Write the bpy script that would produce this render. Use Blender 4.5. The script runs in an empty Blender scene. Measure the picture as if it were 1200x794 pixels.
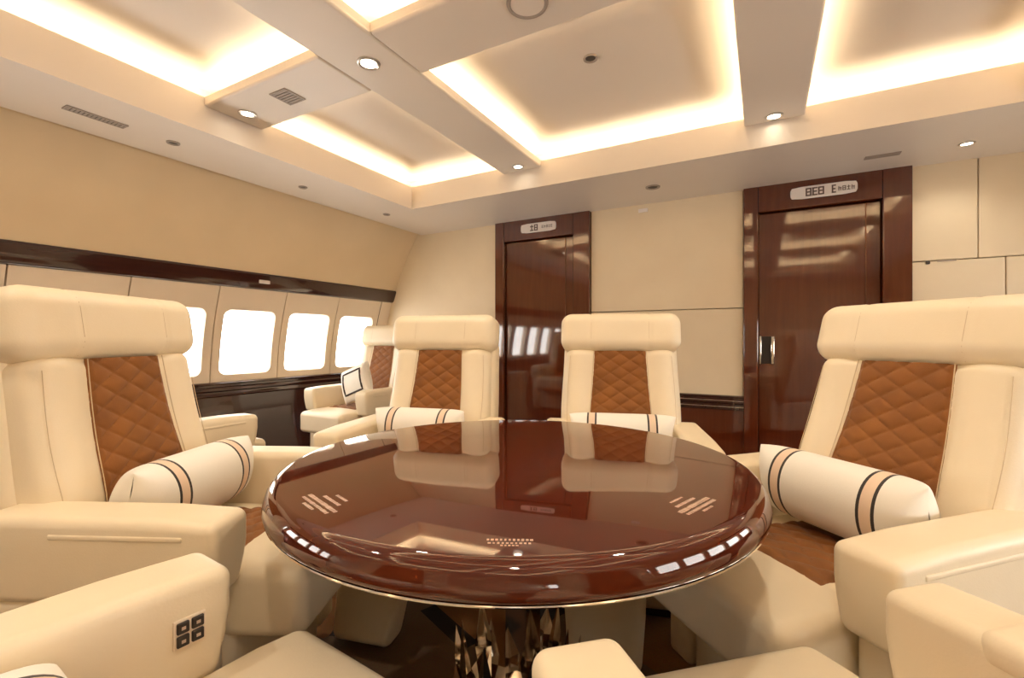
import bpy, bmesh, math, random
from mathutils import Vector, Matrix
random.seed(7)
SC = bpy.context.scene
COL = SC.collection
PI = math.pi

# ------------------------------------------------------------------ camera frame
YAW = math.radians(28.65)
FX, FY = -math.sin(YAW), math.cos(YAW)        # view direction on the floor plan
RX, RY = math.cos(YAW), math.sin(YAW)         # to the right of it
CAMZ = 1.05
def W(lat, dep, z=0.0):
    return Vector((lat*RX + dep*FX, lat*RY + dep*FY, z))
def heading(fl, fd):
    """z rotation turning local +Y to the floor direction (fl, fd) given in the view frame"""
    d = W(fl, fd)
    return math.atan2(-d.x, d.y)

# ------------------------------------------------------------------ materials
def new_mat(name):
    m = bpy.data.materials.new(name); m.use_nodes = True
    nt = m.node_tree
    return m, nt, nt.nodes['Principled BSDF'], nt.nodes.new, nt.links.new
def setp(b, **kw):
    for k, v in kw.items():
        b.inputs[k.replace('_', ' ')].default_value = v
def plain(name, col, rough=.5, metal=0.0, coat=0.0, emit=None, es=0.0):
    m, nt, b, N, L = new_mat(name)
    setp(b, Base_Color=(*col, 1), Roughness=rough, Metallic=metal, Coat_Weight=coat)
    if emit:
        b.inputs['Emission Color'].default_value = (*emit, 1)
        b.inputs['Emission Strength'].default_value = es
    return m
def noisy(name, c1, c2, scale, rough, bump=.1, bscale=200, coat=0.0, sheen=0.0):
    m, nt, b, N, L = new_mat(name)
    tc = N('ShaderNodeTexCoord')
    n = N('ShaderNodeTexNoise'); n.inputs['Scale'].default_value = scale; n.inputs['Detail'].default_value = 4
    r = N('ShaderNodeValToRGB'); r.color_ramp.elements[0].color = (*c1, 1); r.color_ramp.elements[1].color = (*c2, 1)
    r.color_ramp.elements[0].position = .3; r.color_ramp.elements[1].position = .7
    L(tc.outputs['Object'], n.inputs['Vector']); L(n.outputs['Fac'], r.inputs['Fac']); L(r.outputs['Color'], b.inputs['Base Color'])
    n2 = N('ShaderNodeTexNoise'); n2.inputs['Scale'].default_value = bscale; n2.inputs['Detail'].default_value = 3
    bp = N('ShaderNodeBump'); bp.inputs['Strength'].default_value = bump; bp.inputs['Distance'].default_value = .002
    L(tc.outputs['Object'], n2.inputs['Vector']); L(n2.outputs['Fac'], bp.inputs['Height']); L(bp.outputs['Normal'], b.inputs['Normal'])
    setp(b, Roughness=rough, Coat_Weight=coat, Sheen_Weight=sheen)
    return m
def wood(name, dark, mid, light, rough=.06, axis=2, scale=3.0, ior=1.6, coat=.6):
    m, nt, b, N, L = new_mat(name)
    tc = N('ShaderNodeTexCoord'); mp = N('ShaderNodeMapping')
    s = [14, 14, 14]; s[axis] = .9
    mp.inputs['Scale'].default_value = s
    n = N('ShaderNodeTexNoise'); n.inputs['Scale'].default_value = scale; n.inputs['Detail'].default_value = 6; n.inputs['Distortion'].default_value = .6
    r = N('ShaderNodeValToRGB')
    r.color_ramp.elements[0].color = (*dark, 1); r.color_ramp.elements[0].position = .25
    r.color_ramp.elements[1].color = (*light, 1); r.color_ramp.elements[1].position = .8
    e = r.color_ramp.elements.new(.5); e.color = (*mid, 1)
    L(tc.outputs['Object'], mp.inputs['Vector']); L(mp.outputs['Vector'], n.inputs['Vector'])
    L(n.outputs['Fac'], r.inputs['Fac']); L(r.outputs['Color'], b.inputs['Base Color'])
    setp(b, Roughness=rough, IOR=ior, Coat_Weight=coat, Coat_Roughness=.02)
    return m

M = {}
M['leather'] = noisy('cream_leather', (.80, .69, .50), (.84, .73, .545), 6, .45, .12, 260)
M['seam'] = plain('leather_stitching', (.60, .47, .30), .6)
M['suede'] = noisy('cognac_suede', (.175, .056, .004), (.26, .090, .008), 9, .75, .25, 400, sheen=.15)
M['plinth'] = plain('dark_plinth', (.03, .014, .01), .45)
M['table'] = wood('lacquered_mahogany_top', (.066, .011, .004), (.075, .013, .005), (.088, .017, .0065), .035, 0, 2.2, 1.52, .3)
M['mahogany'] = wood('gloss_mahogany', (.078, .014, .004), (.090, .017, .005), (.105, .022, .007), .05, 2, 2.5, 1.6)
M['mahogany_dark'] = wood('dark_mahogany', (.036, .012, .009), (.040, .0135, .0105), (.045, .015, .012), .14, 1, 2.5, 1.5)
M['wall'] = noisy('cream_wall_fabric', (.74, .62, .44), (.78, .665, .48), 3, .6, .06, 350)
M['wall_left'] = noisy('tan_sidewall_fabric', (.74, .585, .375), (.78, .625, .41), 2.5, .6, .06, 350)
M['panel'] = noisy('beige_window_panel', (.78, .66, .51), (.82, .70, .55), 3, .5, .05, 350)
M['wall_joint'] = plain('pale_wall_joint', (.42, .32, .22), .8)
M['gap'] = plain('dark_joint', (.10, .06, .035), .8)
M['ceiling'] = noisy('ceiling_paint', (.73, .655, .57), (.76, .685, .60), 1.5, .38, .02, 100)
M['chrome'] = plain('polished_chrome', (.85, .80, .74), .07, 1.0)
M['steel'] = plain('satin_steel', (.62, .58, .54), .3, 1.0)
M['bead'] = plain('bronze_bead', (.16, .07, .04), .25, 1.0)
M['white'] = plain('white_plate', (.80, .74, .70), .4)
M['ink'] = plain('dark_ink', (.12, .08, .07), .6)
M['black'] = plain('black_plastic', (.02, .012, .01), .35)
M['grille'] = plain('grey_grille', (.36, .30, .25), .5)
M['grille_dark'] = plain('grille_slot', (.10, .08, .06), .7)
M['decal'] = plain('pale_lettering', (.56, .42, .32), .5)
M['lamp'] = plain('lamp_glow', (1, .9, .75), .5, emit=(1, .86, .66), es=18)
M['pane'] = plain('daylit_window_shade', (.9, .9, .9), .5, emit=(1, .975, .93), es=9.0)

# floor carpet: big rotated blocks in brown, taupe and near black
m, nt, b, N, L = new_mat('patterned_carpet')
tc = N('ShaderNodeTexCoord'); mp = N('ShaderNodeMapping'); mp.inputs['Rotation'].default_value = (0, 0, math.radians(22)); mp.inputs['Location'].default_value = (.13, .21, 0)
L(tc.outputs['Object'], mp.inputs['Vector'])
vo = N('ShaderNodeTexVoronoi'); vo.distance = 'CHEBYCHEV'; vo.inputs['Scale'].default_value = 2.6; vo.inputs['Randomness'].default_value = .75
L(mp.outputs['Vector'], vo.inputs['Vector'])
sep = N('ShaderNodeSeparateColor'); L(vo.outputs['Color'], sep.inputs['Color'])
r = N('ShaderNodeValToRGB'); r.color_ramp.interpolation = 'CONSTANT'
r.color_ramp.elements[0].color = (.24, .10, .022, 1); r.color_ramp.elements[0].position = 0
r.color_ramp.elements[1].color = (.020, .010, .006, 1); r.color_ramp.elements[1].position = .45
e = r.color_ramp.elements.new(.68); e.color = (.17, .10, .05, 1)
e = r.color_ramp.elements.new(.86); e.color = (.09, .035, .01, 1)
L(sep.outputs['Red'], r.inputs['Fac'])
nz = N('ShaderNodeTexNoise'); nz.inputs['Scale'].default_value = 160
mx = N('ShaderNodeMix'); mx.data_type = 'RGBA'; mx.blend_type = 'MULTIPLY'; mx.inputs['Factor'].default_value = .5
L(tc.outputs['Object'], nz.inputs['Vector']); L(r.outputs['Color'], mx.inputs['A']); L(nz.outputs['Color'], mx.inputs['B'])
L(mx.outputs['Result'], b.inputs['Base Color']); setp(b, Roughness=.95)
M['carpet'] = m

# striped pillow cover: pairs of black lines with a blush band between
def striped(name, centres, half_band, line, ground, band, ink):
    m, nt, b, N, L = new_mat(name)
    tc = N('ShaderNodeTexCoord'); sx = N('ShaderNodeSeparateXYZ'); L(tc.outputs['Object'], sx.inputs['Vector'])
    ab = N('ShaderNodeMath'); ab.operation = 'ABSOLUTE'; L(sx.outputs['X'], ab.inputs[0])
    d = N('ShaderNodeMath'); d.operation = 'SUBTRACT'; L(ab.outputs[0], d.inputs[0]); d.inputs[1].default_value = centres
    a2 = N('ShaderNodeMath'); a2.operation = 'ABSOLUTE'; L(d.outputs[0], a2.inputs[0])
    i1 = N('ShaderNodeMath'); i1.operation = 'LESS_THAN'; L(a2.outputs[0], i1.inputs[0]); i1.inputs[1].default_value = half_band + line
    i2 = N('ShaderNodeMath'); i2.operation = 'LESS_THAN'; L(a2.outputs[0], i2.inputs[0]); i2.inputs[1].default_value = half_band
    m1 = N('ShaderNodeMix'); m1.data_type = 'RGBA'; L(i1.outputs[0], m1.inputs['Factor']); m1.inputs['A'].default_value = (*ground, 1); m1.inputs['B'].default_value = (*ink, 1)
    m2 = N('ShaderNodeMix'); m2.data_type = 'RGBA'; L(i2.outputs[0], m2.inputs['Factor']); L(m1.outputs['Result'], m2.inputs['A']); m2.inputs['B'].default_value = (*band, 1)
    L(m2.outputs['Result'], b.inputs['Base Color'])
    n2 = N('ShaderNodeTexNoise'); n2.inputs['Scale'].default_value = 300
    bp = N('ShaderNodeBump'); bp.inputs['Strength'].default_value = .15; bp.inputs['Distance'].default_value = .002
    L(tc.outputs['Object'], n2.inputs['Vector']); L(n2.outputs['Fac'], bp.inputs['Height']); L(bp.outputs['Normal'], b.inputs['Normal'])
    setp(b, Roughness=.7, Sheen_Weight=.1)
    return m
M['pillow'] = striped('striped_pillow_cover', .125, .013, .0075, (.90, .87, .80), (.80, .62, .47), (.03, .022, .02))
M['pillow_white'] = noisy('white_pillow_cover', (.84, .80, .73), (.88, .84, .78), 8, .7, .1, 300)

# ------------------------------------------------------------------ mesh helpers
WN = ('gloss_mahogany', 'dark_mahogany', 'white_plate', 'cream_wall_fabric', 'ceiling_paint', 'beige_window_panel_', 'black_plastic', 'polished_chrome_')
def link(name, bm, mats, parent=None, smooth=True, recalc=True, wn=False):
    if recalc: bmesh.ops.recalc_face_normals(bm, faces=bm.faces)
    me = bpy.data.meshes.new(name); bm.to_mesh(me); bm.free()
    for mm in (mats if isinstance(mats, (list, tuple)) else [mats]): me.materials.append(mm)
    if smooth:
        for p in me.polygons: p.use_smooth = True
        try: me.set_sharp_from_angle(angle=math.radians(40))
        except Exception: pass
    o = bpy.data.objects.new(name, me); COL.objects.link(o)
    if parent: o.parent = parent
    if smooth and (wn or me.materials[0].name in WN):
        md = o.modifiers.new('WeightedNormal', 'WEIGHTED_NORMAL'); md.keep_sharp = True
    return o
def tag(o, label=None, cat=None, group=None, kind=None):
    if label: o['label'] = label
    if cat: o['category'] = cat
    if group: o['group'] = group
    if kind: o['kind'] = kind
    return o
def empty(name, loc=(0, 0, 0), rz=0):
    o = bpy.data.objects.new(name, None); COL.objects.link(o)
    o.empty_display_size = .05; o.location = loc; o.rotation_euler = (0, 0, rz)
    return o
def copy_tree(o, parent=None):
    c = o.copy(); COL.objects.link(c)
    if parent: c.parent = parent
    for ch in list(o.children): copy_tree(ch, c)
    return c
def box(bm, x0, x1, y0, y1, z0, z1, mi=0):
    vs = [bm.verts.new(p) for p in ((x0,y0,z0),(x1,y0,z0),(x1,y1,z0),(x0,y1,z0),(x0,y0,z1),(x1,y0,z1),(x1,y1,z1),(x0,y1,z1))]
    for f in ((3,2,1,0),(4,5,6,7),(0,1,5,4),(1,2,6,5),(2,3,7,6),(3,0,4,7)):
        bm.faces.new([vs[i] for i in f]).material_index = mi
def rbox(bm, c, s, r, n=(4, 4, 4), fn=None, K=3, mi=0):
    """box with rounded edges, centre c, size s, radius r; fn(Vector local)->Vector shapes it further"""
    h = [v/2 for v in s]; r = min(r, min(h)*.98)
    ax = []
    for a in range(3):
        lo = [-(h[a]-r) - r*math.tan(PI/4*(K-k)/K) for k in range(K)]
        mid = [-(h[a]-r) + 2*(h[a]-r)*i/n[a] for i in range(n[a]+1)]
        ax.append(lo + mid + [-v for v in reversed(lo)])
    cache = {}
    def vert(i, j, k):
        key = (i, j, k)
        if key not in cache:
            p = Vector((ax[0][i], ax[1][j], ax[2][k]))
            inner = Vector([max(-(h[a]-r), min(h[a]-r, p[a])) for a in range(3)])
            d = p - inner
            if d.length > 1e-9: p = inner + d.normalized()*r
            if fn: p = fn(p)
            cache[key] = bm.verts.new(p + Vector(c))
        return cache[key]
    L_ = [len(a)-1 for a in ax]
    for a in range(3):
        b_, c_ = (a+1) % 3, (a+2) % 3
        for end in (0, L_[a]):
            for i in range(L_[b_]):
                for j in range(L_[c_]):
                    q = []
                    for di, dj in ((0,0),(1,0),(1,1),(0,1)):
                        idx = [0,0,0]; idx[a] = end; idx[b_] = i+di; idx[c_] = j+dj
                        q.append(vert(*idx))
                    if end == 0: q.reverse()
                    bm.faces.new(q).material_index = mi
def tube(bm, pts, r, sides=6, closed=False, mi=0):
    pts = [Vector(p) for p in pts]; n = len(pts); rings = []
    for i, p in enumerate(pts):
        a = pts[i-1] if (closed or i) else pts[i]; b_ = pts[(i+1) % n] if (closed or i < n-1) else pts[i]
        t = (b_-a).normalized()
        u = t.cross(Vector((0,0,1)))
        if u.length < .1: u = t.cross(Vector((1,0,0)))
        u.normalize(); v = t.cross(u)
        rings.append([bm.verts.new(p + u*r*math.cos(2*PI*k/sides) + v*r*math.sin(2*PI*k/sides)) for k in range(sides)])
    for i in range(n if closed else n-1):
        A, B = rings[i], rings[(i+1) % n]
        for k in range(sides):
            bm.faces.new((A[k], A[(k+1)%sides], B[(k+1)%sides], B[k])).material_index = mi
    if not closed:
        for R in (rings[0], rings[-1]): bm.faces.new(R)
def lathe(bm, prof, seg=96, c=(0,0), mi=0):
    rings = []
    for r_, z in prof:
        if r_ < 1e-6: rings.append([bm.verts.new((c[0], c[1], z))])
        else: rings.append([bm.verts.new((c[0]+r_*math.cos(2*PI*k/seg), c[1]+r_*math.sin(2*PI*k/seg), z)) for k in range(seg)])
    for A, B in zip(rings, rings[1:]):
        for k in range(seg):
            k2 = (k+1) % seg
            if len(A) == 1 and len(B) == 1: continue
            if len(A) == 1: f = (A[0], B[k2], B[k])
            elif len(B) == 1: f = (A[k], A[k2], B[0])
            else: f = (A[k], A[k2], B[k2], B[k])
            bm.faces.new(f).material_index = mi
def grid(bm, nu, nv, fn, mi=0):
    V = [[bm.verts.new(fn(i/nu, j/nv)) for j in range(nv+1)] for i in range(nu+1)]
    for i in range(nu):
        for j in range(nv):
            bm.faces.new((V[i][j], V[i+1][j], V[i+1][j+1], V[i][j+1])).material_index = mi
def sstep(a, b_, x):
    t = max(0, min(1, (x-a)/(b_-a))); return t*t*(3-2*t)

# ------------------------------------------------------------------ room numbers
YB = 3.80                       # far wall
ZC = 2.15                       # perimeter ceiling
XL_TOP = -3.22
def XL(z):                      # curved left side wall
    return -3.72 + (.222*(z-.65)**2 if z > .65 else .1*((.65-z)/.65)**2)
XMID = -.75                     # cabin centre line
def XR(z): return 2*XMID - XL(z)
YF = -2.45                      # wall behind the viewer

# floor
bm = bmesh.new(); box(bm, -4.0, 2.6, YF-.1, YB+.2, -.05, 0)
tag(link('floor', bm, M['carpet'], smooth=False), kind='structure')

# ------------------------------------------------------------------ side walls
SEAM0, PITCH = 1.985, .555
cells = [(SEAM0 + PITCH*k, SEAM0 + PITCH*(k+1)) for k in range(-8, 3)]
ZW0, ZW1 = .70, 1.47
HZ0, HZ1, HR = .775, 1.285, .055
def rounded_loop(a, b_, r, k=6):
    pts = []
    for cx, cy, s in ((a-r, b_-r, 0), (-(a-r), b_-r, 90), (-(a-r), -(b_-r), 180), (a-r, -(b_-r), 270)):
        for i in range(k+1):
            t = math.radians(s + 90*i/k); pts.append((cx + r*math.cos(t), cy + r*math.sin(t)))
        # straight run to the next corner
        nx = {0: (-(a-r), b_), 90: (-a, -(b_-r)), 180: (a-r, -b_), 270: (a, b_-r)}[s]
        p0 = pts[-1]
        for i in range(1, 5): pts.append((p0[0]+(nx[0]-p0[0])*i/5, p0[1]+(nx[1]-p0[1])*i/5))
    return pts
def side_wall(name, X, sgn, mirror):
    bm = bmesh.new()
    # sgn: +1 when the cabin is on the +X side of this wall
    def strip(z0, z1, off, mi, y0=YF, y1=YB+.05, nz=10):
        grid(bm, 1, nz, lambda u, v: Vector((X(z0+(z1-z0)*v) + sgn*off, y0+(y1-y0)*u, z0+(z1-z0)*v)), mi)
    strip(1.55, 2.26, 0, 0)                     # upper fabric panel
    strip(0, .70, 0, 2)                         # dado
    strip(.60, 1.60, -.10, 1)                   # dark lining behind the window panels
    for (y0, y1) in cells:
        g = .004
        ya, yb = y0+g, y1-g
        cy, cz = (y0+y1)/2, (HZ0+HZ1)/2
        a, b_ = .2125, (HZ1-HZ0)/2
        inner = rounded_loop(a, b_, HR)
        outer = []
        for (p, q) in inner:
            s = 1/max(abs(p)/a, abs(q)/b_)
            u, v = p/a*s, q/b_*s
            outer.append([cy + u*(yb-ya)/2, (ZW0 + (v+1)/2*(ZW1-ZW0))])
        for (oy, oz) in ((ya, ZW0), (ya, ZW1), (yb, ZW0), (yb, ZW1)):
            k = min(range(len(outer)), key=lambda i: (outer[i][0]-oy)**2 + (outer[i][1]-oz)**2); outer[k] = [oy, oz]
        loops = []
        for t in (0, .33, .66, 1.0):
            loops.append([(o[0]+(cy+i[0]-o[0])*t, o[1]+(cz+i[1]-o[1])*t, 0) for o, i in zip(outer, inner)])
        loops.append([(cy+i[0]*.985, cz+i[1]*.985, -.008) for i in inner])
        loops.append([(cy+i[0]*.955, cz+i[1]*.955, -.045) for i in inner])
        loops.append([(cy+i[0]*.94, cz+i[1]*.94, -.075) for i in inner])
        rim = [(o[0], o[1], -.03) for o in outer]   # panel edge returns into the joint
        loops = [rim] + loops
        R = [[bm.verts.new((X(z)+sgn*d, y, z)) for (y, z, d) in lp] for lp in loops]
        for A, B in zip(R, R[1:]):
            n = len(A)
            for k in range(n): bm.faces.new((A[k], A[(k+1)%n], B[(k+1)%n], B[k])).material_index = 3
    y_end = cells[-1][1]
    grid(bm, 1, 8, lambda u, v: Vector((X(ZW0+(ZW1-ZW0)*v), y_end+.004+(YB+.05-y_end)*u, ZW0+(ZW1-ZW0)*v)), 3)
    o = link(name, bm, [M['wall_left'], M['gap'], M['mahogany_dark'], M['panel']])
    return tag(o, kind='structure')
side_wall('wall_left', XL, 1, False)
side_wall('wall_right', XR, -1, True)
wn = 0
for X, sgn in ((XL, 1), (XR, -1)):
    for (y0, y1) in cells:
        wn += 1
        cy, cz = (y0+y1)/2, (HZ0+HZ1)/2
        bm = bmesh.new()
        lp = rounded_loop(.2125*.945, (HZ1-HZ0)/2*.945, HR*.95)
        fv = [bm.verts.new((X(cz+q)-sgn*.074, cy+p, cz+q)) for p, q in lp]
        bv = [bm.verts.new((X(cz+q)-sgn*.086, cy+p, cz+q)) for p, q in lp]
        bm.faces.new(fv); bm.faces.new(bv)
        for k in range(len(lp)): bm.faces.new((fv[k], fv[(k+1)%len(lp)], bv[(k+1)%len(lp)], bv[k]))
        tag(link('window_%d' % wn, bm, M['pane'], smooth=False), kind='structure')

def side_trim(name, X, sgn, prof, mat, y0=YF+.02, y1=YB):
    bm = bmesh.new()
    R = []
    for y in (y0, y1): R.append([bm.verts.new((X(z)+sgn*d, y, z)) for d, z in prof])
    n = len(prof)
    for k in range(n): bm.faces.new((R[0][k], R[0][(k+1)%n], R[1][(k+1)%n], R[1][k]))
    for r_ in R: bm.faces.new(r_)
    return tag(link(name, bm, mat), kind='structure')
band = [(-.05, 1.45), (.010, 1.455), (.022, 1.468), (.024, 1.515), (.022, 1.565), (.010, 1.58), (-.05, 1.585)]
rail = [(-.05, .60), (.012, .605), (.018, .615), (.012, .625), (.012, .645), (.030, .655), (.034, .668), (.030, .68), (.018, .685), (.018, .70), (.028, .705), (.030, .715), (.02, .722), (-.05, .722)]
side_trim('trim_1', XL, 1, band, M['mahogany_dark'])
side_trim('trim_2', XL, 1, rail, M['mahogany_dark'])
side_trim('trim_3', XR, -1, band, M['mahogany_dark'])
side_trim('trim_4', XR, -1, rail, M['mahogany_dark'])

# ------------------------------------------------------------------ far wall with its fabric panels
D1 = (-2.24, -1.305); D2 = (-.13, .825)
bm = bmesh.new()
box(bm, -4.0, 2.6, YB+.10, YB+.14, 0, 2.60, 1)
def wpanel(x0, x1, z0, z1):
    g = .0025
    rbox(bm, ((x0+x1)/2, YB+.06, (z0+z1)/2), (x1-x0-2*g, .12, z1-z0-2*g), .006, (1, 1, 1), K=2, mi=0)
ZR = .625
wpanel(-3.80, D1[0], ZR, 2.25)
wpanel(D1[1], D2[0], ZR, 1.285); wpanel(D1[1], D2[0], 1.285, 2.16)
wpanel(D2[1], 1.26, ZR, 1.545); wpanel(1.26, 2.5, ZR, 1.545)
wpanel(D2[1], 1.14, 1.545, 2.16); wpanel(1.14, 2.5, 1.545, 2.16)
for (x0, x1) in ((-3.80, D1[0]), (D1[1], D2[0]), (D2[1], 2.5)):
    box(bm, x0, x1, YB-.004, YB+.12, 0, ZR-.01, 2)
tag(link('wall_back', bm, [M['wall'], M['wall_joint'], M['mahogany']]), kind='structure')
k = 5
for (x0, x1) in ((-3.72, D1[0]), (D1[1], D2[0]), (D2[1], 2.3)):
    bm = bmesh.new()
    prof = [(0, .525), (-.012, .527), (-.014, .545), (-.010, .552), (-.010, .572), (-.022, .578), (-.024, .592), (-.02, .600), (-.012, .604), (-.012, .618), (-.018, .622), (-.018, .632), (0, .636)]
    R = [[bm.verts.new((x, YB-.004+d, z)) for d, z in prof] for x in (x0, x1)]
    for i in range(len(prof)-1): bm.faces.new((R[0][i], R[0][i+1], R[1][i+1], R[1][i]))
    for i in (2, 6):
        box(bm, x0, x1, YB-.004+prof[i][0]-.0015, YB-.004+prof[i][0]+.004, prof[i][1]+.003, prof[i][1]+.008, 1)
    tag(link('trim_%d' % k, bm, [M['mahogany_dark'], M['steel']]), kind='structure'); k += 1
bm = bmesh.new(); box(bm, -4.0, 2.6, YF-.1, YF, 0, 2.6)
tag(link('wall_front', bm, M['wall'], smooth=False), kind='structure')

# ------------------------------------------------------------------ doors
def door(n, x0, x1, hinge_handle, ztop, plate, marks):
    root = empty('door_%d' % n, ((x0+x1)/2, YB, 0)); tag(root, kind='structure')
    w = (x1-x0)/2
    j = .095; zh = ztop - .20
    bm = bmesh.new()
    rbox(bm, (-w+j/2, .02, ztop/2), (j, .12, ztop), .008, (1,1,1), K=2)
    rbox(bm, (w-.15/2, .02, ztop/2), (.15, .12, ztop), .008, (1,1,1), K=2)
    rbox(bm, (j/2-.075, .02, zh+.10), (2*w-j-.15, .118, .20), .008, (1,1,1), K=2)
    link('frame', bm, M['mahogany'], root)
    bm = bmesh.new()
    rbox(bm, (j/2-.075, .03, zh/2), (2*w-j-.155, .05, zh-.01), .006, (1,1,1), K=2)
    lf = link('leaf', bm, M['mahogany'], root)
    bm = bmesh.new()
    box(bm, w-.235, w-.229, -.0005, .01, .01, zh-.01)
    link('edge_strip', bm, M['bead'], lf)
    bm = bmesh.new()
    box(bm, -w+j-.003, -w+j+.003, -.002, .01, .01, zh-.005)
    link('jamb_bead', bm, M['bead'], root)
    if hinge_handle:
        hx = -w + j + .055
        hz = .975
        bm = bmesh.new(); rbox(bm, (hx, .004, hz), (.075, .012, .20), .005, (1,1,1), K=2)
        hp = link('handle_plate', bm, M['black'], lf)
        bm = bmesh.new()
        rbox(bm, (hx-.042, -.012, hz), (.014, .03, .205), .004, (1,1,1), K=2)
        rbox(bm, (hx+.036, -.008, hz), (.02, .022, .20), .004, (1,1,1), K=2)
        link('handle', bm, M['chrome'], lf)
    px0, px1, pz = plate
    bm = bmesh.new()
    rbox(bm, ((px0+px1)/2, -.046, pz), (px1-px0, .012, .085), .0055, (6,1,4), K=2)
    bmv = [v for v in bm.verts]
    for v in bmv:                                   # round the ends in elevation
        u = (v.co.x-(px0+px1)/2); q = v.co.z-pz; L2 = (px1-px0)/2; rr = .03
        du, dq = abs(u)-(L2-rr), abs(q)-(.0425-rr)
        if du > 0 and dq > 0:
            l = math.hypot(du, dq)
            if l > rr: v.co.x = (px0+px1)/2 + math.copysign(L2-rr+du*rr/l, u); v.co.z = pz + math.copysign(.0425-rr+dq*rr/l, q)
    pl = link('sign_plate', bm, M['white'], root)
    bm = bmesh.new()
    for (mx, mz, mw, mh) in marks:
        box(bm, mx-mw/2, mx+mw/2, -.0532, -.050, pz+mz-mh/2, pz+mz+mh/2)
    link('lettering', bm, M['ink'], pl, smooth=False)
    return root
def glyph(x, z, w, h, kind):
    """small blurred character made of a few bars"""
    t = h*.16; o = []
    if kind == 0: o = [(x-w*.4, z, t, h), (x+w*.4, z, t, h), (x, z+h*.42, w, t), (x, z-h*.42, w, t), (x, z, w*.5, t)]
    elif kind == 1: o = [(x, z+h*.42, w, t), (x, z, w*.8, t), (x, z-h*.42, w, t), (x-w*.3, z, t, h)]
    elif kind == 2: o = [(x, z, t, h), (x, z+h*.2, w, t), (x, z-h*.42, w, t)]
    else: o = [(x-w*.3, z, t, h), (x+w*.3, z-h*.1, t, h*.8), (x, z+h*.1, w, t)]
    return o
mk2 = []
for i in range(3): mk2 += glyph(-.068+.036*i, 0, .032, .055, (0, 1, 0)[i])
mk2 += glyph(.075, 0, .024, .055, 1)
for i in range(4): mk2 += glyph(.108+.024*i, -.002, .018, .030, (3, 0, 2, 3)[i])
mk1 = []
for i in range(2): mk1 += glyph(-.062+.042*i, 0, .034, .055, (2, 0)[i])
for i in range(5): mk1 += glyph(.045+.022*i, 0, .016, .024, (1, 3, 0, 2, 1)[i])
door(1, D1[0], D1[1], False, 2.165, (-.185, .165, 2.063), [(a-.01, b_, c_, d_) for a, b_, c_, d_ in mk1])
door(2, D2[0], D2[1], True, 2.165, (-.185, .195, 2.063), [(a-.01, b_, c_, d_) for a, b_, c_, d_ in mk2])

# ------------------------------------------------------------------ ceiling with lit trays
RXO0, RXO1, RYO0, RYO1 = -2.60, 1.10, -1.60, 3.00      # recess
TX = [(-2.60, -1.71), (-1.40, -.10), (.20, 1.10)]
TY = [(-1.60, -.27), (.05, 1.36), (1.68, 3.00)]
ZL = 2.335                     # lip top
ZBM = 2.285                    # beam underside
ZT = 2.415                      # tray ceiling
TR = .085                      # cove trough width
bm = bmesh.new()
def ring(x0, x1, y0, y1, X0, X1, Y0, Y1, z0, z1):
    box(bm, X0, x0, Y0, Y1, z0, z1); box(bm, x1, X1, Y0, Y1, z0, z1)
    box(bm, x0, x1, Y0, y0, z0, z1); box(bm, x0, x1, y1, Y1, z0, z1)
ring(RXO0, RXO1, RYO0, RYO1, XL_TOP+.06, 2*XMID-XL_TOP-.06, YF-.02, YB+.02, ZC, ZC+.03)         # perimeter panel
ring(RXO0, RXO1, RYO0, RYO1, RXO0-.012, RXO1+.012, RYO0-.012, RYO1+.012, ZC+.03, ZL)                  # fascia and lip
ring(RXO0-.012, RXO1+.012, RYO0-.012, RYO1+.012, RXO0-.2, RXO1+.2, RYO0-.2, RYO1+.2, ZL-.035, ZL-.025)  # trough floor
ring(RXO0-TR, RXO1+TR, RYO0-TR, RYO1+TR, RXO0-.2, RXO1+.2, RYO0-.2, RYO1+.2, ZL-.03, ZT)         # trough back
box(bm, RXO0-.25, RXO1+.25, RYO0-.25, RYO1+.25, ZT, ZT+.03)
box(bm, -4.0, 2.6, YF-.1, YB+.2, 2.56, 2.60)
tag(link('ceiling', bm, M['ceiling'], smooth=False), kind='structure')
tn = 8
def beam(x0, x1, y0, y1, along):
    global tn
    b2 = bmesh.new()
    rbox(b2, ((x0+x1)/2, (y0+y1)/2, (ZBM+ZL-.025)/2), (x1-x0, y1-y0, ZL-.025-ZBM), .012, (1,1,1), K=3)
    e = .012
    if along == 'y':
        for xx in (x0, x1-e): box(b2, xx+(.001 if xx == x0 else -.001), xx+e+(.001 if xx == x0 else -.001), y0, y1, ZL-.04, ZL)
        box(b2, (x0+x1)/2-.06, (x0+x1)/2+.06, y0-.09, y1+.09, ZL-.03, ZT)
    else:
        for yy in (y0, y1-e): box(b2, x0, x1, yy+(.001 if yy == y0 else -.001), yy+e+(.001 if yy == y0 else -.001), ZL-.04, ZL)
        box(b2, x0-.1, x1+.1, (y0+y1)/2-.06, (y0+y1)/2+.06, ZL-.03, ZT)
    tag(link('trim_%d' % tn, b2, M['ceiling'], smooth=True), kind='structure'); tn += 1
for (x0, x1) in ((TX[0][1], TX[1][0]), (TX[1][1], TX[2][0])):
    beam(x0, x1, RYO0+.002, RYO1-.002, 'y')
for (y0, y1) in ((TY[0][1], TY[1][0]), (TY[1][1], TY[2][0])):
    for (x0, x1) in TX: beam(x0+.002, x1-.002, y0, y1, 'x')

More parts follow.
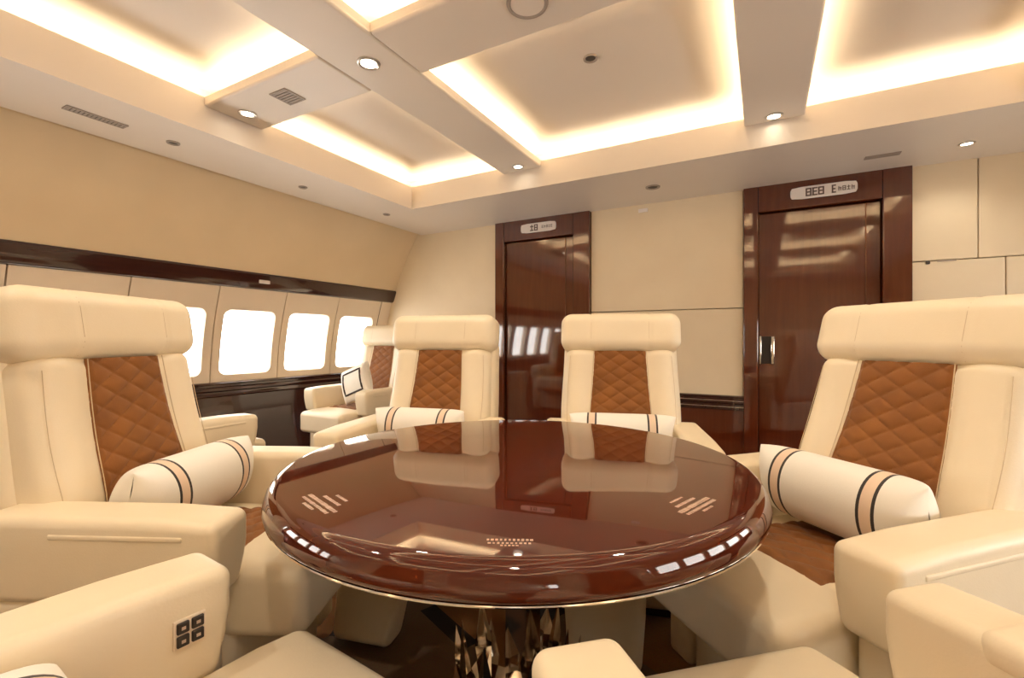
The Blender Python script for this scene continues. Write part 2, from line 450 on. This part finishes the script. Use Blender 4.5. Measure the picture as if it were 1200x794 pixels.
# LED strips lying in the coves (lamps)
LEDC = (1.0, .80, .52)
LEDP = 3.3
def led(x, y, L_, along, tilt):
    l = bpy.data.lights.new('cove_led', 'AREA'); l.shape = 'RECTANGLE'; l.size = L_; l.size_y = .022
    l.energy = LEDP*L_; l.color = LEDC
    o = bpy.data.objects.new('cove_led', l); COL.objects.link(o); o.location = (x, y, ZL-.012)
    o.rotation_euler = (PI, 0, 0 if along == 'x' else PI/2)
for i, (x0, x1) in enumerate(TX):
    for j, (y0, y1) in enumerate(TY):
        cx, cy = (x0+x1)/2, (y0+y1)/2
        t = .045
        led(x0-t, cy, y1-y0, 'y', 1); led(x1+t, cy, y1-y0, 'y', -1)
        led(cx, y0-t, x1-x0, 'x', 1); led(cx, y1+t, x1-x0, 'x', -1)

# ------------------------------------------------------------------ ceiling fittings
def fitting(name, loc, label, cat, group=None):
    o = empty(name, loc); tag(o, label, cat, group); return o
def spot(loc, e, ang=140):
    l = bpy.data.lights.new('downlight_or_fill_spot', 'SPOT'); l.energy = e; l.color = (1, .89, .72); l.spot_size = math.radians(ang); l.spot_blend = .8; l.shadow_soft_size = .04
    o = bpy.data.objects.new('downlight_or_fill_spot', l); COL.objects.link(o); o.location = (loc[0], loc[1], loc[2]-.02)
def downlight(x, y, z, label, lit=True, r=.038, e=26):
    o = fitting('downlight', (x, y, z), label, 'downlight')
    bm = bmesh.new(); lathe(bm, [(r*.66, .004), (r*.7, -.004), (r*.86, -.008), (r, -.006), (r*1.02, .0), (r*1.02, .004)], 32)
    link('bezel', bm, M['steel'] if lit else M['grille'], o)
    bm = bmesh.new(); lathe(bm, [(0, -.003), (r*.45, -.003), (r*.7, -.001), (r*.7, .004)], 24)
    link('bulb', bm, M['lamp'] if lit else M['grille_dark'], o)
    if lit: spot((x, y, z), e)
def at_px(px, py, d):
    """point seen at photo pixel (px,py), d metres above eye level"""
    dep = 540*d/(396-py); lat = (px-600)/540*dep
    p = W(lat, dep); return p.x, p.y
DB = ZBM-CAMZ; DC = ZC-CAMZ; DT = ZT-CAMZ
x, y = at_px(432, 72, DB); downlight(x, y, ZBM, 'lit round downlight where two ceiling beams cross', r=.05, e=27)
for X_, Y_ in ((.05, 1.52), (-1.55, -.11), (.05, -.11)): spot((X_, Y_, ZBM), 27)  # bare fill spots without fittings, added out of view to brighten the cabin
x, y = at_px(290, 131, DB); downlight(x, y, ZBM, 'lit round downlight beside the square vent on the short ceiling beam', r=.045, e=.5)
x, y = at_px(607, 193, DB); downlight(x, y, ZBM, 'lit downlight at the far end of the ceiling beam above the left door', r=.042, e=.4)
x, y = at_px(907, 134, DB); downlight(x, y, ZBM, 'lit downlight at the far end of the ceiling beam in front of the right door', r=.045, e=.4)
x, y = at_px(1133, 166, DC); downlight(x, y, ZC, 'lit downlight in the ceiling edge panel right of the right door', r=.036, e=7)
x, y = at_px(203, 165, DC); downlight(x, y, ZC, 'unlit round ceiling fitting beside the long vent above the side wall', False, .032)
x, y = at_px(355, 217, DC); downlight(x, y, ZC, 'small unlit ceiling fitting above the dark wall band, halfway along the side wall', False, .03)
x, y = at_px(453, 249, DC); downlight(x, y, ZC, 'tiny unlit ceiling fitting nearest the far left corner', False, .03)
x, y = at_px(765, 217, DC); downlight(x, y, ZC, 'flat unlit ceiling disc between the two doors', False, .05)
x, y = at_px(692, 66, DT); downlight(x, y, ZT, 'round grey sprinkler rose in the middle of the largest lit ceiling tray', False, .035)
x, y = at_px(533, 61, DT); downlight(x, y, ZT, 'round fitting tucked in the corner of the largest lit ceiling tray', False, .032)
x, y = at_px(618, 2, DB); 
o = fitting('ceiling_speaker', (x, y, ZBM), 'large round speaker cover on the ceiling beam at the top edge', 'speaker')
bm = bmesh.new(); lathe(bm, [(.062, -.002), (.066, -.008), (.074, -.008), (.078, .0), (.078, .003)], 40); link('rim', bm, M['grille'], o)
bm = bmesh.new(); lathe(bm, [(0, -.004), (.062, -.004), (.062, .002)], 40); link('mesh_cover', bm, M['ceiling'], o)
def vent(x, y, z, sx, sy, label, rot=0, slats=5):
    o = fitting('air_vent', (x, y, z), label, 'vent'); o.rotation_euler = (0, 0, rot)
    bm = bmesh.new()
    t = .008
    box(bm, -sx/2, sx/2, -sy/2, -sy/2+t, -.005, .002); box(bm, -sx/2, sx/2, sy/2-t, sy/2, -.005, .002)
    box(bm, -sx/2, -sx/2+t, -sy/2+t, sy/2-t, -.005, .002); box(bm, sx/2-t, sx/2, -sy/2+t, sy/2-t, -.005, .002)
    link('frame', bm, M['grille'], o, smooth=False)
    bm = bmesh.new(); box(bm, -sx/2+t, sx/2-t, -sy/2+t, sy/2-t, -.001, .002)
    link('backing', bm, M['grille_dark'], o, smooth=False)
    for i in range(slats):
        yy = -sy/2+t + (sy-2*t)*(i+.5)/slats
        bm = bmesh.new(); box(bm, -sx/2+t, sx/2-t, yy-(sy-2*t)/slats*.33, yy+(sy-2*t)/slats*.33, -.004, -.001)
        link('slat', bm, M['grille'], o, smooth=False)
x, y = at_px(337, 111, DB); vent(x, y, ZBM, .12, .12, 'square grey air vent on the short ceiling beam', 0, 6)
x, y = at_px(113, 135, DC); vent(x, y, ZC, .06, .24, 'long narrow air vent in the ceiling edge above the side wall', 0, 14)
x, y = at_px(1034, 180, DC); vent(x, y, ZC, .17, .05, 'narrow air vent in the ceiling edge above the right door', 0, 3)
x, y = at_px(663, 13, DT)
bm = bmesh.new(); rbox(bm, (0, 0, -.006), (.11, .07, .014), .004, (1,1,1), K=2)
o = link('sensor_plate', bm, M['grille']); o.location = (x, y, ZT); tag(o, 'small rectangular plate on the ceiling of the largest lit tray, near the round speaker', 'sensor')
# small plates on the walls
bm = bmesh.new(); rbox(bm, (0, 0, 0), (.075, .012, .03), .004, (1,1,1), K=2)
o = link('wall_sensor', bm, M['white']); o.location = (-.86, YB-.005, 2.10); tag(o, 'small white plate high on the fabric wall between the two doors', 'sensor')
bm = bmesh.new(); rbox(bm, (0, 0, 0), (.012, .09, .028), .004, (1,1,1), K=2)
o = link('seat_number_plate', bm, M['white']); o.location = (XL(1.515)+.028, 2.30, 1.515); tag(o, 'small white plate on the dark band above the windows', 'sign')
o = empty('wall_hook', (.905, YB, 1.535)); tag(o, 'small dark hook on the pale wall panel right of the right door', 'hook')
bm = bmesh.new(); rbox(bm, (0, -.006, 0), (.022, .014, .022), .006, (1,1,1), K=2); link('knob', bm, M['black'], o)
bm = bmesh.new(); rbox(bm, (.09, -.003, .005), (.09, .006, .008), .002, (1,1,1), K=2); link('pin', bm, M['grille'], o)

# ------------------------------------------------------------------ round table
TC = W(.010, 1.25); ZTB = .733
tb = empty('round_table', (TC.x, TC.y, 0)); tb.rotation_euler = (0, 0, YAW)
tag(tb, 'round glossy mahogany table on a polished metal pedestal', 'table')
bm = bmesh.new()
R0 = .607
prof = [(0, ZTB), (.30, ZTB), (R0-.034, ZTB), (R0-.028, ZTB-.0006), (R0-.022, ZTB-.0028), (R0-.016, ZTB-.0065), (R0-.011, ZTB-.012), (R0-.007, ZTB-.019), (R0-.003, ZTB-.030), (R0, ZTB-.042), (R0-.001, ZTB-.050), (R0-.006, ZTB-.057), (R0-.014, ZTB-.061), (R0-.030, ZTB-.062), (R0-.12, ZTB-.062), (0, ZTB-.062)]
lathe(bm, prof, 160)
top = link('tabletop', bm, M['table'], tb)
bm = bmesh.new(); lathe(bm, [(R0-.006, ZTB-.0585), (R0-.0045, ZTB-.060), (R0-.006, ZTB-.0625), (R0-.02, ZTB-.064), (R0-.04, ZTB-.064), (R0-.04, ZTB-.058)], 160)
link('metal_edge_band', bm, M['chrome'], tb)
# printed notices set into the lacquer, one before each seat
def notice(ang, rad, rows, sc=1.0, skew=0):
    bm = bmesh.new()
    z = .0006
    yy = 0
    for (w, h, gap) in rows:
        n = max(5, int(w/.0065)); cw = w/n
        for i in range(n):
            ww = cw*random.uniform(.45, .75); hh = h*random.uniform(.75, 1)
            xx = -w/2 + cw*(i+.5)
            box(bm, xx-ww/2, xx+ww/2, yy-hh/2, yy+hh/2, 0, z)
        yy -= gap
    o = link('printed_notice', bm, M['decal'], top, smooth=False)
    a = math.radians(ang)
    o.location = (rad*math.sin(a), -rad*math.cos(a), ZTB); o.rotation_euler = (0, 0, a)
notice(-1.5, .520, [(.076, .007, .012), (.070, .0055, .008), (.030, .004, .008)])
notice(-47, .480, [(.050, .007, .020), (.075, .008, .019), (.135, .010, .014), (.125, .008, .012), (.05, .007, .010)])
notice(43, .462, [(.050, .006, .019), (.075, .008, .018), (.120, .011, .014), (.115, .008, .012), (.04, .006, .010)])
# pedestal
bm = bmesh.new()
def prism(bm, r, z0, z1, n=8, ph=PI/8, r1=None, c=(0, 0)):
    r1 = r if r1 is None else r1
    A = [bm.verts.new((c[0]+r*math.cos(2*PI*k/n+ph), c[1]+r*math.sin(2*PI*k/n+ph), z0)) for k in range(n)]
    B = [bm.verts.new((c[0]+r1*math.cos(2*PI*k/n+ph), c[1]+r1*math.sin(2*PI*k/n+ph), z1)) for k in range(n)]
    for k in range(n): bm.faces.new((A[k], A[(k+1)%n], B[(k+1)%n], B[k]))
    bm.faces.new(A); bm.faces.new(B)
prism(bm, .070, .10, .60); prism(bm, .070, .60, .672, r1=.16)
link('column', bm, M['chrome'], tb, smooth=False)
bm = bmesh.new(); lathe(bm, [(0, .16), (.12, .16), (.17, .10), (.205, .05), (.22, .03), (.225, .012), (.22, 0), (0, 0)], 8)
link('base', bm, M['chrome'], tb, smooth=False)
for k in range(14):                      # faceted upright petals round the foot
    a = 2*PI*k/14 + .1
    rr = .115 if k % 2 else .150
    zt = .30 if k % 2 else .24
    ca, sa = math.cos(a), math.sin(a)
    def P(o_, s_, z): return Vector((ca*(rr+o_) - sa*s_, sa*(rr+o_) + ca*s_, z))
    bm = bmesh.new()
    b0 = [bm.verts.new(P(o_, s_, .07)) for o_, s_ in ((-.012, 0), (0, -.022), (.016, 0), (0, .022))]
    mm = [bm.verts.new(P(o_+.018, s_, .17)) for o_, s_ in ((-.012, 0), (0, -.032), (.018, 0), (0, .032))]
    tp = bm.verts.new(P(.03, 0, zt))
    for i in range(4):
        bm.faces.new((b0[i], b0[(i+1)%4], mm[(i+1)%4], mm[i])); bm.faces.new((mm[i], mm[(i+1)%4], tp))
    bm.faces.new(b0)
    link('faceted_petal', bm, M['chrome'], tb, smooth=False)

# ------------------------------------------------------------------ club seat
ARMX, ARMW, ARMZ = .29, .125, .667
TILT = math.radians(11)
PIV = Vector((0, -.245, .42))
def lean(p):                              # upright back coordinates -> leaning back
    q = Vector(p) - PIV
    c, s = math.cos(TILT), math.sin(TILT)
    return PIV + Vector((q.x, q.y*c - q.z*s, q.y*s + q.z*c))
def back_front(x, z):                     # front face of the back cushion before leaning
    b_ = .020*sstep(.115, .18, abs(x))*(1-sstep(.20, .26, abs(x)))
    lumb = .018*math.exp(-((z-.62)/.14)**2)
    return -.235 + b_ + lumb
def diamond(x, z):
    a_, b_ = x/.092 + z/.062, x/.092 - z/.062
    return (abs(math.sin(PI*a_))*abs(math.sin(PI*b_)))**.38
def make_chair():
    root = empty('club_seat')
    # lower body
    bm = bmesh.new(); rbox(bm, (0, -.10, .205), (.46, .50, .33), .03, (3,3,3))
    body = link('lower_body', bm, M['leather'], root)
    bm = bmesh.new(); rbox(bm, (0, -.10, .03), (.38, .42, .06), .008, (1,1,1), K=2)
    link('plinth', bm, M['plinth'], root)
    bm = bmesh.new(); rbox(bm, (.236, .06, .16), (.010, .05, .010), .004, (1,1,1), K=2)
    link('recline_lever', bm, M['plinth'], body)
    bm = bmesh.new(); rbox(bm, (-.236, .06, .16), (.010, .05, .010), .004, (1,1,1), K=2)
    link('recline_lever', bm, M['plinth'], body)
    # seat cushion
    def seatfn(p):
        x, y, z = p
        if z > 0: z += .012*(1-(x/.23)**2)*(1-(y/.29)**2)
        z -= .006*sstep(.2, .29, y)*(1 if z > 0 else -.4)
        x *= 1 - .02*sstep(.2, .29, y)
        return Vector((x, y, z))
    bm = bmesh.new(); rbox(bm, (0, .04, .420), (.465, .58, .165), .032, (6,8,3), seatfn, K=4)
    seat = link('seat_cushion', bm, M['leather'], root)
    bm = bmesh.new()
    hz = .0825
    def sq(u, v):
        x = -.15 + .30*u; y = -.24 + .36*v
        ly = y-.04
        zt = .420 + hz + .012*(1-(x/.23)**2)*(1-(ly/.29)**2)
        q = diamond(x, y)
        e = min(u, 1-u, v, 1-v)*18
        return Vector((x, y, zt - .002 + min(1, e)*(.004 + .008*q)))
    grid(bm, 72, 86, sq)
    link('quilted_seat_panel', bm, M['suede'], seat)
    # back shell and cushion
    def shellfn(p):
        x, y, z = p
        x *= 1 + .05*math.exp(-((z+.05)/.2)**2) - .05*sstep(.15, .36, -z)
        return Vector((x, y, z))
    bm = bmesh.new(); rbox(bm, (0, -.355, .755), (.545, .13, .65), .045, (3,3,8), shellfn, K=4)
    for v in bm.verts: v.co = lean(v.co)
    sh = link('back_shell', bm, M['leather'], root)
    bm = bmesh.new()
    def cfn(p):
        x, y, z = p
        if y > 0: y += (back_front(x, z+.71) + .235)*min(1, y/.03)
        x *= 1 + .04*math.exp(-((z+.02)/.2)**2) - .06*sstep(.12, .28, -z)
        return Vector((x, y, z))
    rbox(bm, (0, -.285, .72), (.515, .10, .59), .035, (20,3,14), cfn, K=4)
    for v in bm.verts: v.co = lean(v.co)
    cush = link('backrest', bm, M['leather'], root)
    bm = bmesh.new()
    def quilt(u, v):
        z = .46 + .545*v
        hw = .152 - .032*v
        x = -hw + 2*hw*u
        q = diamond(x, z)
        e = min(u, 1-u)*18
        return Vector((x, back_front(x, z) + .0 + min(1, e)*(.004 + .008*q), z))
    grid(bm, 84, 150, quilt)
    for v in bm.verts: v.co = lean(v.co)
    link('quilted_back_panel', bm, M['suede'], cush)
    for s in (-1, 1):
        bm = bmesh.new(); tube(bm, [lean((s*(.154-.032*v/20), back_front(.15, .46+.545*v/20)+.002, .46+.545*v/20)) for v in range(21)], .0014, 6)
        link('stitching_seam', bm, M['seam'], cush)
        bm = bmesh.new()
        tube(bm, [lean((s*(.235+.012*math.sin(PI*v/16)), back_front(.235, .46+.52*v/16)+.0015, .46+.52*v/16)) for v in range(17)], .0010, 6)
        link('stitching_seam', bm, M['seam'], cush)
    # headrest bolster
    HS, HC = (.57, .165, .19), Vector((0, -.288, 1.10))
    def hfn(p):
        x, y, z = p
        g = 1
        for sx in (-.135, .135): g -= .03*math.exp(-((x-sx)/.006)**2)
        return Vector((x, y*g, z*g))
    bm = bmesh.new(); rbox(bm, HC, HS, .055, (40,3,4), hfn, K=5)
    for v in bm.verts: v.co = lean(v.co)
    hd = link('headrest', bm, M['leather'], root)
    for sx in (-.135, .135):
        bm = bmesh.new(); pts = []
        hy, hzz, r = HS[1]/2-.001, HS[2]/2-.001, .055
        for cy_, cz_, st in ((hy-r, hzz-r, 0), (-(hy-r), hzz-r, 90), (-(hy-r), -(hzz-r), 180), (hy-r, -(hzz-r), 270)):
            for i in range(7):
                t = math.radians(st+15*i); pts.append(lean(HC + Vector((sx, (cy_+r*math.cos(t))*.985, (cz_+r*math.sin(t))*.985))))
        tube(bm, pts, .0012, 6, True); link('stitching_seam', bm, M['seam'], hd)
    # arms
    for s in (-1, 1):
        def afn(p, s=s):
            x, y, z = p
            y2 = y - .02*sstep(-.02, .1, -z)*(1 if y > .15 else 0)
            z2 = z - .008*sstep(.1, .3, y)*(1 if z > 0 else 0) + .0
            return Vector((x, y2, z2))
        bm = bmesh.new(); rbox(bm, (s*ARMX, -.075, ARMZ-.095), (ARMW, .55, .19), .024, (3,8,3), afn, K=4)
        arm = link('armrest', bm, M['leather'], root)
        bm = bmesh.new(); rbox(bm, (s*(ARMX+.002), -.095, .275), (ARMW-.022, .485, .41), .02, (2,4,4), K=3)
        link('arm_panel', bm, M['leather'], arm)
        bm = bmesh.new()
        rbox(bm, (s*(ARMX+.045), -.02, ARMZ-.040), (.040, .30, .012), .004, (1,4,1), K=2)
        link('arm_table_lid', bm, M['leather'], arm)
    return root

proto = make_chair()
placed = [False]
def put_chair(lat, dep, fl, fd, label, group=None, world=None):
    if not placed[0]: o = proto; placed[0] = True
    else: o = copy_tree(proto)
    p = W(lat, dep) if world is None else Vector(world)
    o.location = (p.x, p.y, 0)
    o.rotation_euler = (0, 0, heading(fl, fd) if world is None else fl)
    tag(o, label, 'armchair', group)
    return o
GR = 'club seats around the round table'
ch_left = put_chair(-.808, 1.33, .998, -.05, 'large cream leather seat left of the round table, turned to face it', GR)
ch_right = put_chair(.745, 1.19, -.95, -.31, 'large cream leather seat right of the round table in front of the right door', GR)
ch_a = put_chair(-.455, 2.04, -.25, -.97, 'cream seat behind the table, the one beside the windows', GR)
ch_b = put_chair(.45, 1.88, -.20, -.98, 'cream seat behind the table, the one between the two doors', GR)
ch_nl = put_chair(-.405, .51, .556, .83, 'nearest cream seat at bottom left, with four dark buttons in its armrest', GR)
ch_nr = put_chair(.41, .485, -.24, .97, 'nearest cream seat at bottom right, only its cushion and armrests showing', GR)
GW = 'club seats along the windows'
ch_w1 = put_chair(0, 0, 0, 0, 'cream window seat behind the large left seat, mostly hidden, one armrest showing', GW, (-2.68, 1.29, 0))
ch_w2 = put_chair(0, 0, PI, 0, 'cream window seat in the far left corner holding a bordered pillow', GW, (-2.92, 2.66, 0))
def recline(ch, deg):
    mt = Matrix.Translation(PIV) @ Matrix.Rotation(math.radians(deg), 4, 'X') @ Matrix.Translation(-PIV)
    for c in ch.children:
        if c.name.split('.')[0] in ('back_shell', 'backrest', 'headrest'): c.matrix_local = mt
recline(ch_left, -2); recline(ch_right, 5)
for o in (ch_a, ch_b):                    # leg rests hanging in front
    bm = bmesh.new()
    def lf(p): return Vector((p.x*(1-.12*sstep(0, .18, -p.z)), p.y + .05*sstep(0, .2, -p.z), p.z))
    rbox(bm, (-.06 if o is ch_a else .07, .385, .20), (.26, .11, .37), .035, (3,3,5), lf, K=4)
    link('leg_rest', bm, M['leather'], o)
bm = bmesh.new(); rbox(bm, (ARMX, -.135, ARMZ-.020), (ARMW+.006, .42, .052), .022, (3,6,2), K=4)
link('arm_table_cover', bm, M['leather'], ch_nr)
# control panel on the inside of the near left arm
bm = bmesh.new(); rbox(bm, (0, 0, 0), (.006, .046, .046), .002, (1,1,1), K=2)
cp = link('control_panel', bm, M['panel'], ch_nl); cp.location = (-(ARMX-ARMW/2)+.001, .130, ARMZ-.085)
cp['label'] = 'switch plate with four dark buttons'
for i in (-1, 1):
    for j in (-1, 1):
        bm = bmesh.new(); rbox(bm, (.004, i*.0105, j*.0105), (.006, .0175, .0175), .002, (1,1,1), K=2)
        bt = link('button', bm, M['black'], cp)
        bm = bmesh.new(); box(bm, .0065, .0075, i*.0105-.003, i*.0105+.003, j*.0105-.0025, j*.0105+.0025)
        link('button_symbol', bm, M['decal'], bt, smooth=False)

# ------------------------------------------------------------------ pillows
def pillow_mesh(w, h, t, nu=40, nv=24):
    bm = bmesh.new()
    def surf(sg):
        def f(u, v):
            a, b_ = 2*u-1, 2*v-1
            a2 = math.sin(a*PI/2); b2 = math.sin(b_*PI/2)
            th = t/2*math.sqrt(max(0, (1-abs(a2)**7)*(1-b2**2)))
            px = a2*w/2*(1-.06*(1-abs(b2)**2)*abs(a2)**3); pz = b2*h/2*(1-.10*abs(a2)**4*0 - .07*(1-abs(a2)**2)*abs(b2)**3*0 + .0)
            th += .0025*math.sin(9*pz/h+a*5)*abs(a2)**6*(1-b2**2)
            return Vector((px, sg*th, pz))
        return f
    grid(bm, nu, nv, surf(1)); grid(bm, nu, nv, surf(-1))
    bmesh.ops.remove_doubles(bm, verts=bm.verts, dist=.0004)
    return bm
def pillow(chair, label, off=(0, -.125, .632), tilt=-18, roll=0, yaw=0, sz=(.445, .20, .175)):
    bm = pillow_mesh(*sz)
    o = link('lumbar_pillow', bm, M['pillow'])
    mat = Matrix.Translation(chair.location) @ Matrix.Rotation(chair.rotation_euler.z, 4, 'Z') @ Matrix.Translation(off) @ Matrix.Rotation(math.radians(yaw), 4, 'Z') @ Matrix.Rotation(math.radians(tilt), 4, 'X') @ Matrix.Rotation(math.radians(roll), 4, 'Y')
    o.matrix_world = mat
    tag(o, label, 'pillow', 'striped lumbar pillows')
    return o
pillow(ch_left, 'white pillow with dark stripes on the large left seat')
pillow(ch_right, 'white pillow with dark stripes on the large right seat', off=(-.004, -.13, .632))
pillow(ch_a, 'striped pillow on the rear seat beside the windows, just above the table edge')
pillow(ch_b, 'striped pillow on the rear seat between the doors, just above the table edge')
pillow(ch_nl, 'striped pillow cut off by the bottom left corner, on the nearest left seat', off=(0, -.125, .602), tilt=-80, sz=(.445, .20, .13))
bm = pillow_mesh(.28, .28, .12, 30, 30)
o = link('square_pillow', bm, M['pillow_white'])
bm = bmesh.new()
q = .088
pts = []
for i in range(4):
    for t in range(8):
        c = [(-q, -q), (q, -q), (q, q), (-q, q)]; a, b_ = c[i], c[(i+1) % 4]
        pts.append((a[0]+(b_[0]-a[0])*t/8, a[1]+(b_[1]-a[1])*t/8))
def pth(px, pz):
    a2, b2 = px/.14, pz/.14
    return .06*math.sqrt(max(0, (1-abs(a2)**5)*(1-b2**2)))
tube(bm, [(px, pth(px, pz)+.001, pz) for px, pz in pts], .008, 8, True)
link('border', bm, M['plinth'], o)
o.location = (-2.90, 2.68, .70)
o.rotation_euler = (math.radians(14), math.radians(22), math.radians(180+8))
tag(o, 'square white pillow with a dark border on the far left window seat', 'pillow')

# ------------------------------------------------------------------ world, camera, look
w = bpy.data.worlds.new('World'); SC.world = w; w.use_nodes = True
w.node_tree.nodes['Background'].inputs['Color'].default_value = (.8, .9, 1, 1)
w.node_tree.nodes['Background'].inputs['Strength'].default_value = .3
cam = bpy.data.cameras.new('Camera'); co = bpy.data.objects.new('Camera', cam); COL.objects.link(co)
cam.sensor_width = 36; cam.lens = 36*540/1200; cam.clip_start = .02
co.location = (0, 0, CAMZ); co.rotation_euler = (PI/2, 0, YAW)
cam.shift_y = .0008
SC.camera = co
SC.view_settings.view_transform = 'Standard'; SC.view_settings.look = 'None'
SC.view_settings.gamma = 1; SC.view_settings.use_curve_mapping = False
SC.view_settings.exposure = 0.05
SC.cycles.use_denoising = True
SC.cycles.max_bounces = 10; SC.cycles.diffuse_bounces = 6; SC.cycles.glossy_bounces = 6
SC.cycles.sample_clamp_indirect = 6
